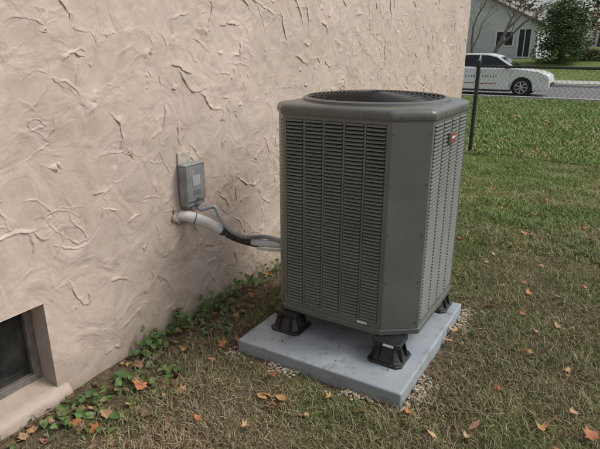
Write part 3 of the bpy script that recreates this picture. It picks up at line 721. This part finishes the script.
# ------------------------------------------------------------ trees
bark=mat('bark',(.11,.095,.08),(.2,.175,.15),scale=6,rough=.9,bump=.02)
fol=mat('foliage',(.8,.8,.8),(1.25,1.25,1.25),scale=1.2,rough=.6,attr=True,spec=.2)
def tree(name,x,y,h,leafn,cols,ls=.09,spread=.55,rt=.16,depth=5):
    e=empty(name,(x,y,float(gh(x,y)))); mb=MB(); tips=[]
    def br_(p,d,l,r,k):
        pts=[p]; rr=[r]; n=5
        for i in range(n):
            d=(d+Vector((random.gauss(0,.1),random.gauss(0,.1),random.gauss(.04,.06)))).normalized(); p=p+d*l/n; pts.append(p); rr.append(r*(1-.4*(i+1)/n))
        mb.tube(pts,rr,7 if k>2 else 4,cap=False)
        if k<=2: tips.extend(pts[2:])
        if k==0: return
        for i in range(3):
            q=pts[random.randint(2,5)] if i else pts[-1]
            nd=(d+Vector((random.gauss(0,spread),random.gauss(0,spread),random.gauss(.12,.3)))).normalized()
            br_(q,nd,l*random.uniform(.6,.8),rr[-1]*random.uniform(.6,.8),k-1)
    br_(Vector((x,y,float(gh(x,y))-.1)),Vector((0,0,1)),h*.33,rt,depth)
    mb.obj('trunk_and_limbs',bark,e,fixn=False,smooth=True)
    if leafn:
        mb=MB()
        for i in range(leafn):
            p=random.choice(tips)+Vector((random.gauss(0,.22),random.gauss(0,.22),random.gauss(0,.22)))
            c=random.choice(cols); s=ls*random.uniform(.6,1.3)
            q=Matrix.Rotation(random.random()*6.28,3,'Z')@Matrix.Rotation(random.random()*3.1,3,'X')
            mb.add([p+q@Vector(v)*s for v in [(-.5,0,0),(0,-.35,.08),(.6,0,0),(0,.35,.08)]],[(0,1,2,3)],0,c)
        mb.obj('leaves',fol,e,fixn=False)
def shrub(name,x,y,rx,rz,n,cols,ls=.12):
    z=float(gh(x,y)); e=empty(name,(x,y,z)); mb=MB(); mb.tube([(x,y,z-.1),(x,y,z+rz*1.4)],[.12,.05],7); mb.obj('stem',bark,e,fixn=False)
    mb=MB(); lob=[(Vector((random.gauss(0,.36),random.gauss(0,.36),random.uniform(-.85,.7))),random.uniform(.35,.55)) for _ in range(30)]
    for i in range(n):
        c,r=random.choice(lob); d=Vector((random.gauss(0,1),random.gauss(0,1),random.gauss(0,1))).normalized()*r*random.uniform(.7,1.05)
        u=c+d; w=1-.25*max(0,u.z)
        p=Vector((x+u.x*rx*w,y+u.y*rx*w,z+rz*1.0+u.z*rz*.85))
        if p.z<z+.02: p.z=z+.02+random.random()*.2
        k=.8+.45*random.random(); cc=random.choice(cols); s=ls*random.uniform(.6,1.4)
        q=Matrix.Rotation(random.random()*6.28,3,'Z')@Matrix.Rotation(random.random()*3.1,3,'X')
        mb.add([p+q@Vector(v)*s for v in [(-.5,0,0),(0,-.3,.08),(.6,0,0),(0,.3,.08)]],[(0,1,2,3)],0,tuple(k*a for a in cc))
    mb.obj('foliage',fol,e,fixn=False)
DG=[(.075,.115,.045),(.095,.15,.06),(.06,.09,.035),(.12,.16,.06)]
q=px(560,58,Y=37); shrub('evergreen_shrub',q[0],37,1.75,1.85,17000,DG)
q=px(492,55,Y=33); tree('bare_tree',q[0],33,7.5,350,[(.35,.15,.05),(.3,.2,.08)])
q=px(478,55,Y=36); tree('bare_tree',q[0]-.6,37,7,200,[(.35,.15,.05)],rt=.12)
tree('autumn_tree',1.4,42,8,5500,[(.42,.14,.06),(.46,.22,.08),(.33,.15,.06),(.15,.18,.06)],ls=.16)
tree('autumn_tree',6.5,36,8,5000,[(.3,.18,.06),(.25,.2,.07),(.14,.16,.06)],ls=.16)
tree('autumn_tree',-16,38,8,5000,[(.3,.18,.06),(.35,.15,.05)],ls=.16)
mb=MB()
for i in range(9000):
    x=random.uniform(-3.2,1.0) if i<5000 else random.uniform(1,16); z=float(gh(0,38.5))
    p=Vector((x,38.8+random.gauss(0,.3),z+random.random()**.8*(.55+.15*math.sin(x*2.2)))); s=.1*random.uniform(.6,1.4)
    qq=Matrix.Rotation(random.random()*6.28,3,'Z')@Matrix.Rotation(random.random()*3.1,3,'X')
    mb.add([p+qq@Vector(v)*s for v in [(-.5,0,0),(0,-.3,.08),(.6,0,0),(0,.3,.08)]],[(0,1,2,3)],0,random.choice([(.10,.12,.05),(.14,.13,.08),(.18,.12,.08)]))
mb.obj('hedge',fol,fixn=False)
mb=MB()
for t in range(75):
    x=random.uniform(-90,90); y=random.uniform(75,110); h=random.uniform(7,13); z=float(gh(x,y)); c=random.choice([(.13,.15,.07),(.24,.18,.1),(.2,.15,.11),(.1,.12,.06),(.3,.17,.09)])
    mb.tube([(x,y,z),(x,y,z+h*.6)],[.3,.1],5,col=(.1,.08,.07))
    for i in range(300):
        d=Vector((random.gauss(0,1),random.gauss(0,1),random.gauss(0,1))).normalized()*random.uniform(.5,1)
        p=Vector((x+d.x*h*.32,y+d.y*h*.32,z+h*.6+d.z*h*.4)); s=random.uniform(.4,.9); k=random.uniform(.6,1.2)
        qq=Matrix.Rotation(random.random()*6.28,3,'Z')@Matrix.Rotation(random.random()*3.1,3,'X')
        mb.add([p+qq@Vector(v)*s for v in [(-.5,0,0),(0,-.3,.08),(.6,0,0),(0,.3,.08)]],[(0,1,2,3)],0,tuple(k*a for a in c))
mb.obj('distant_trees',fol,fixn=False)
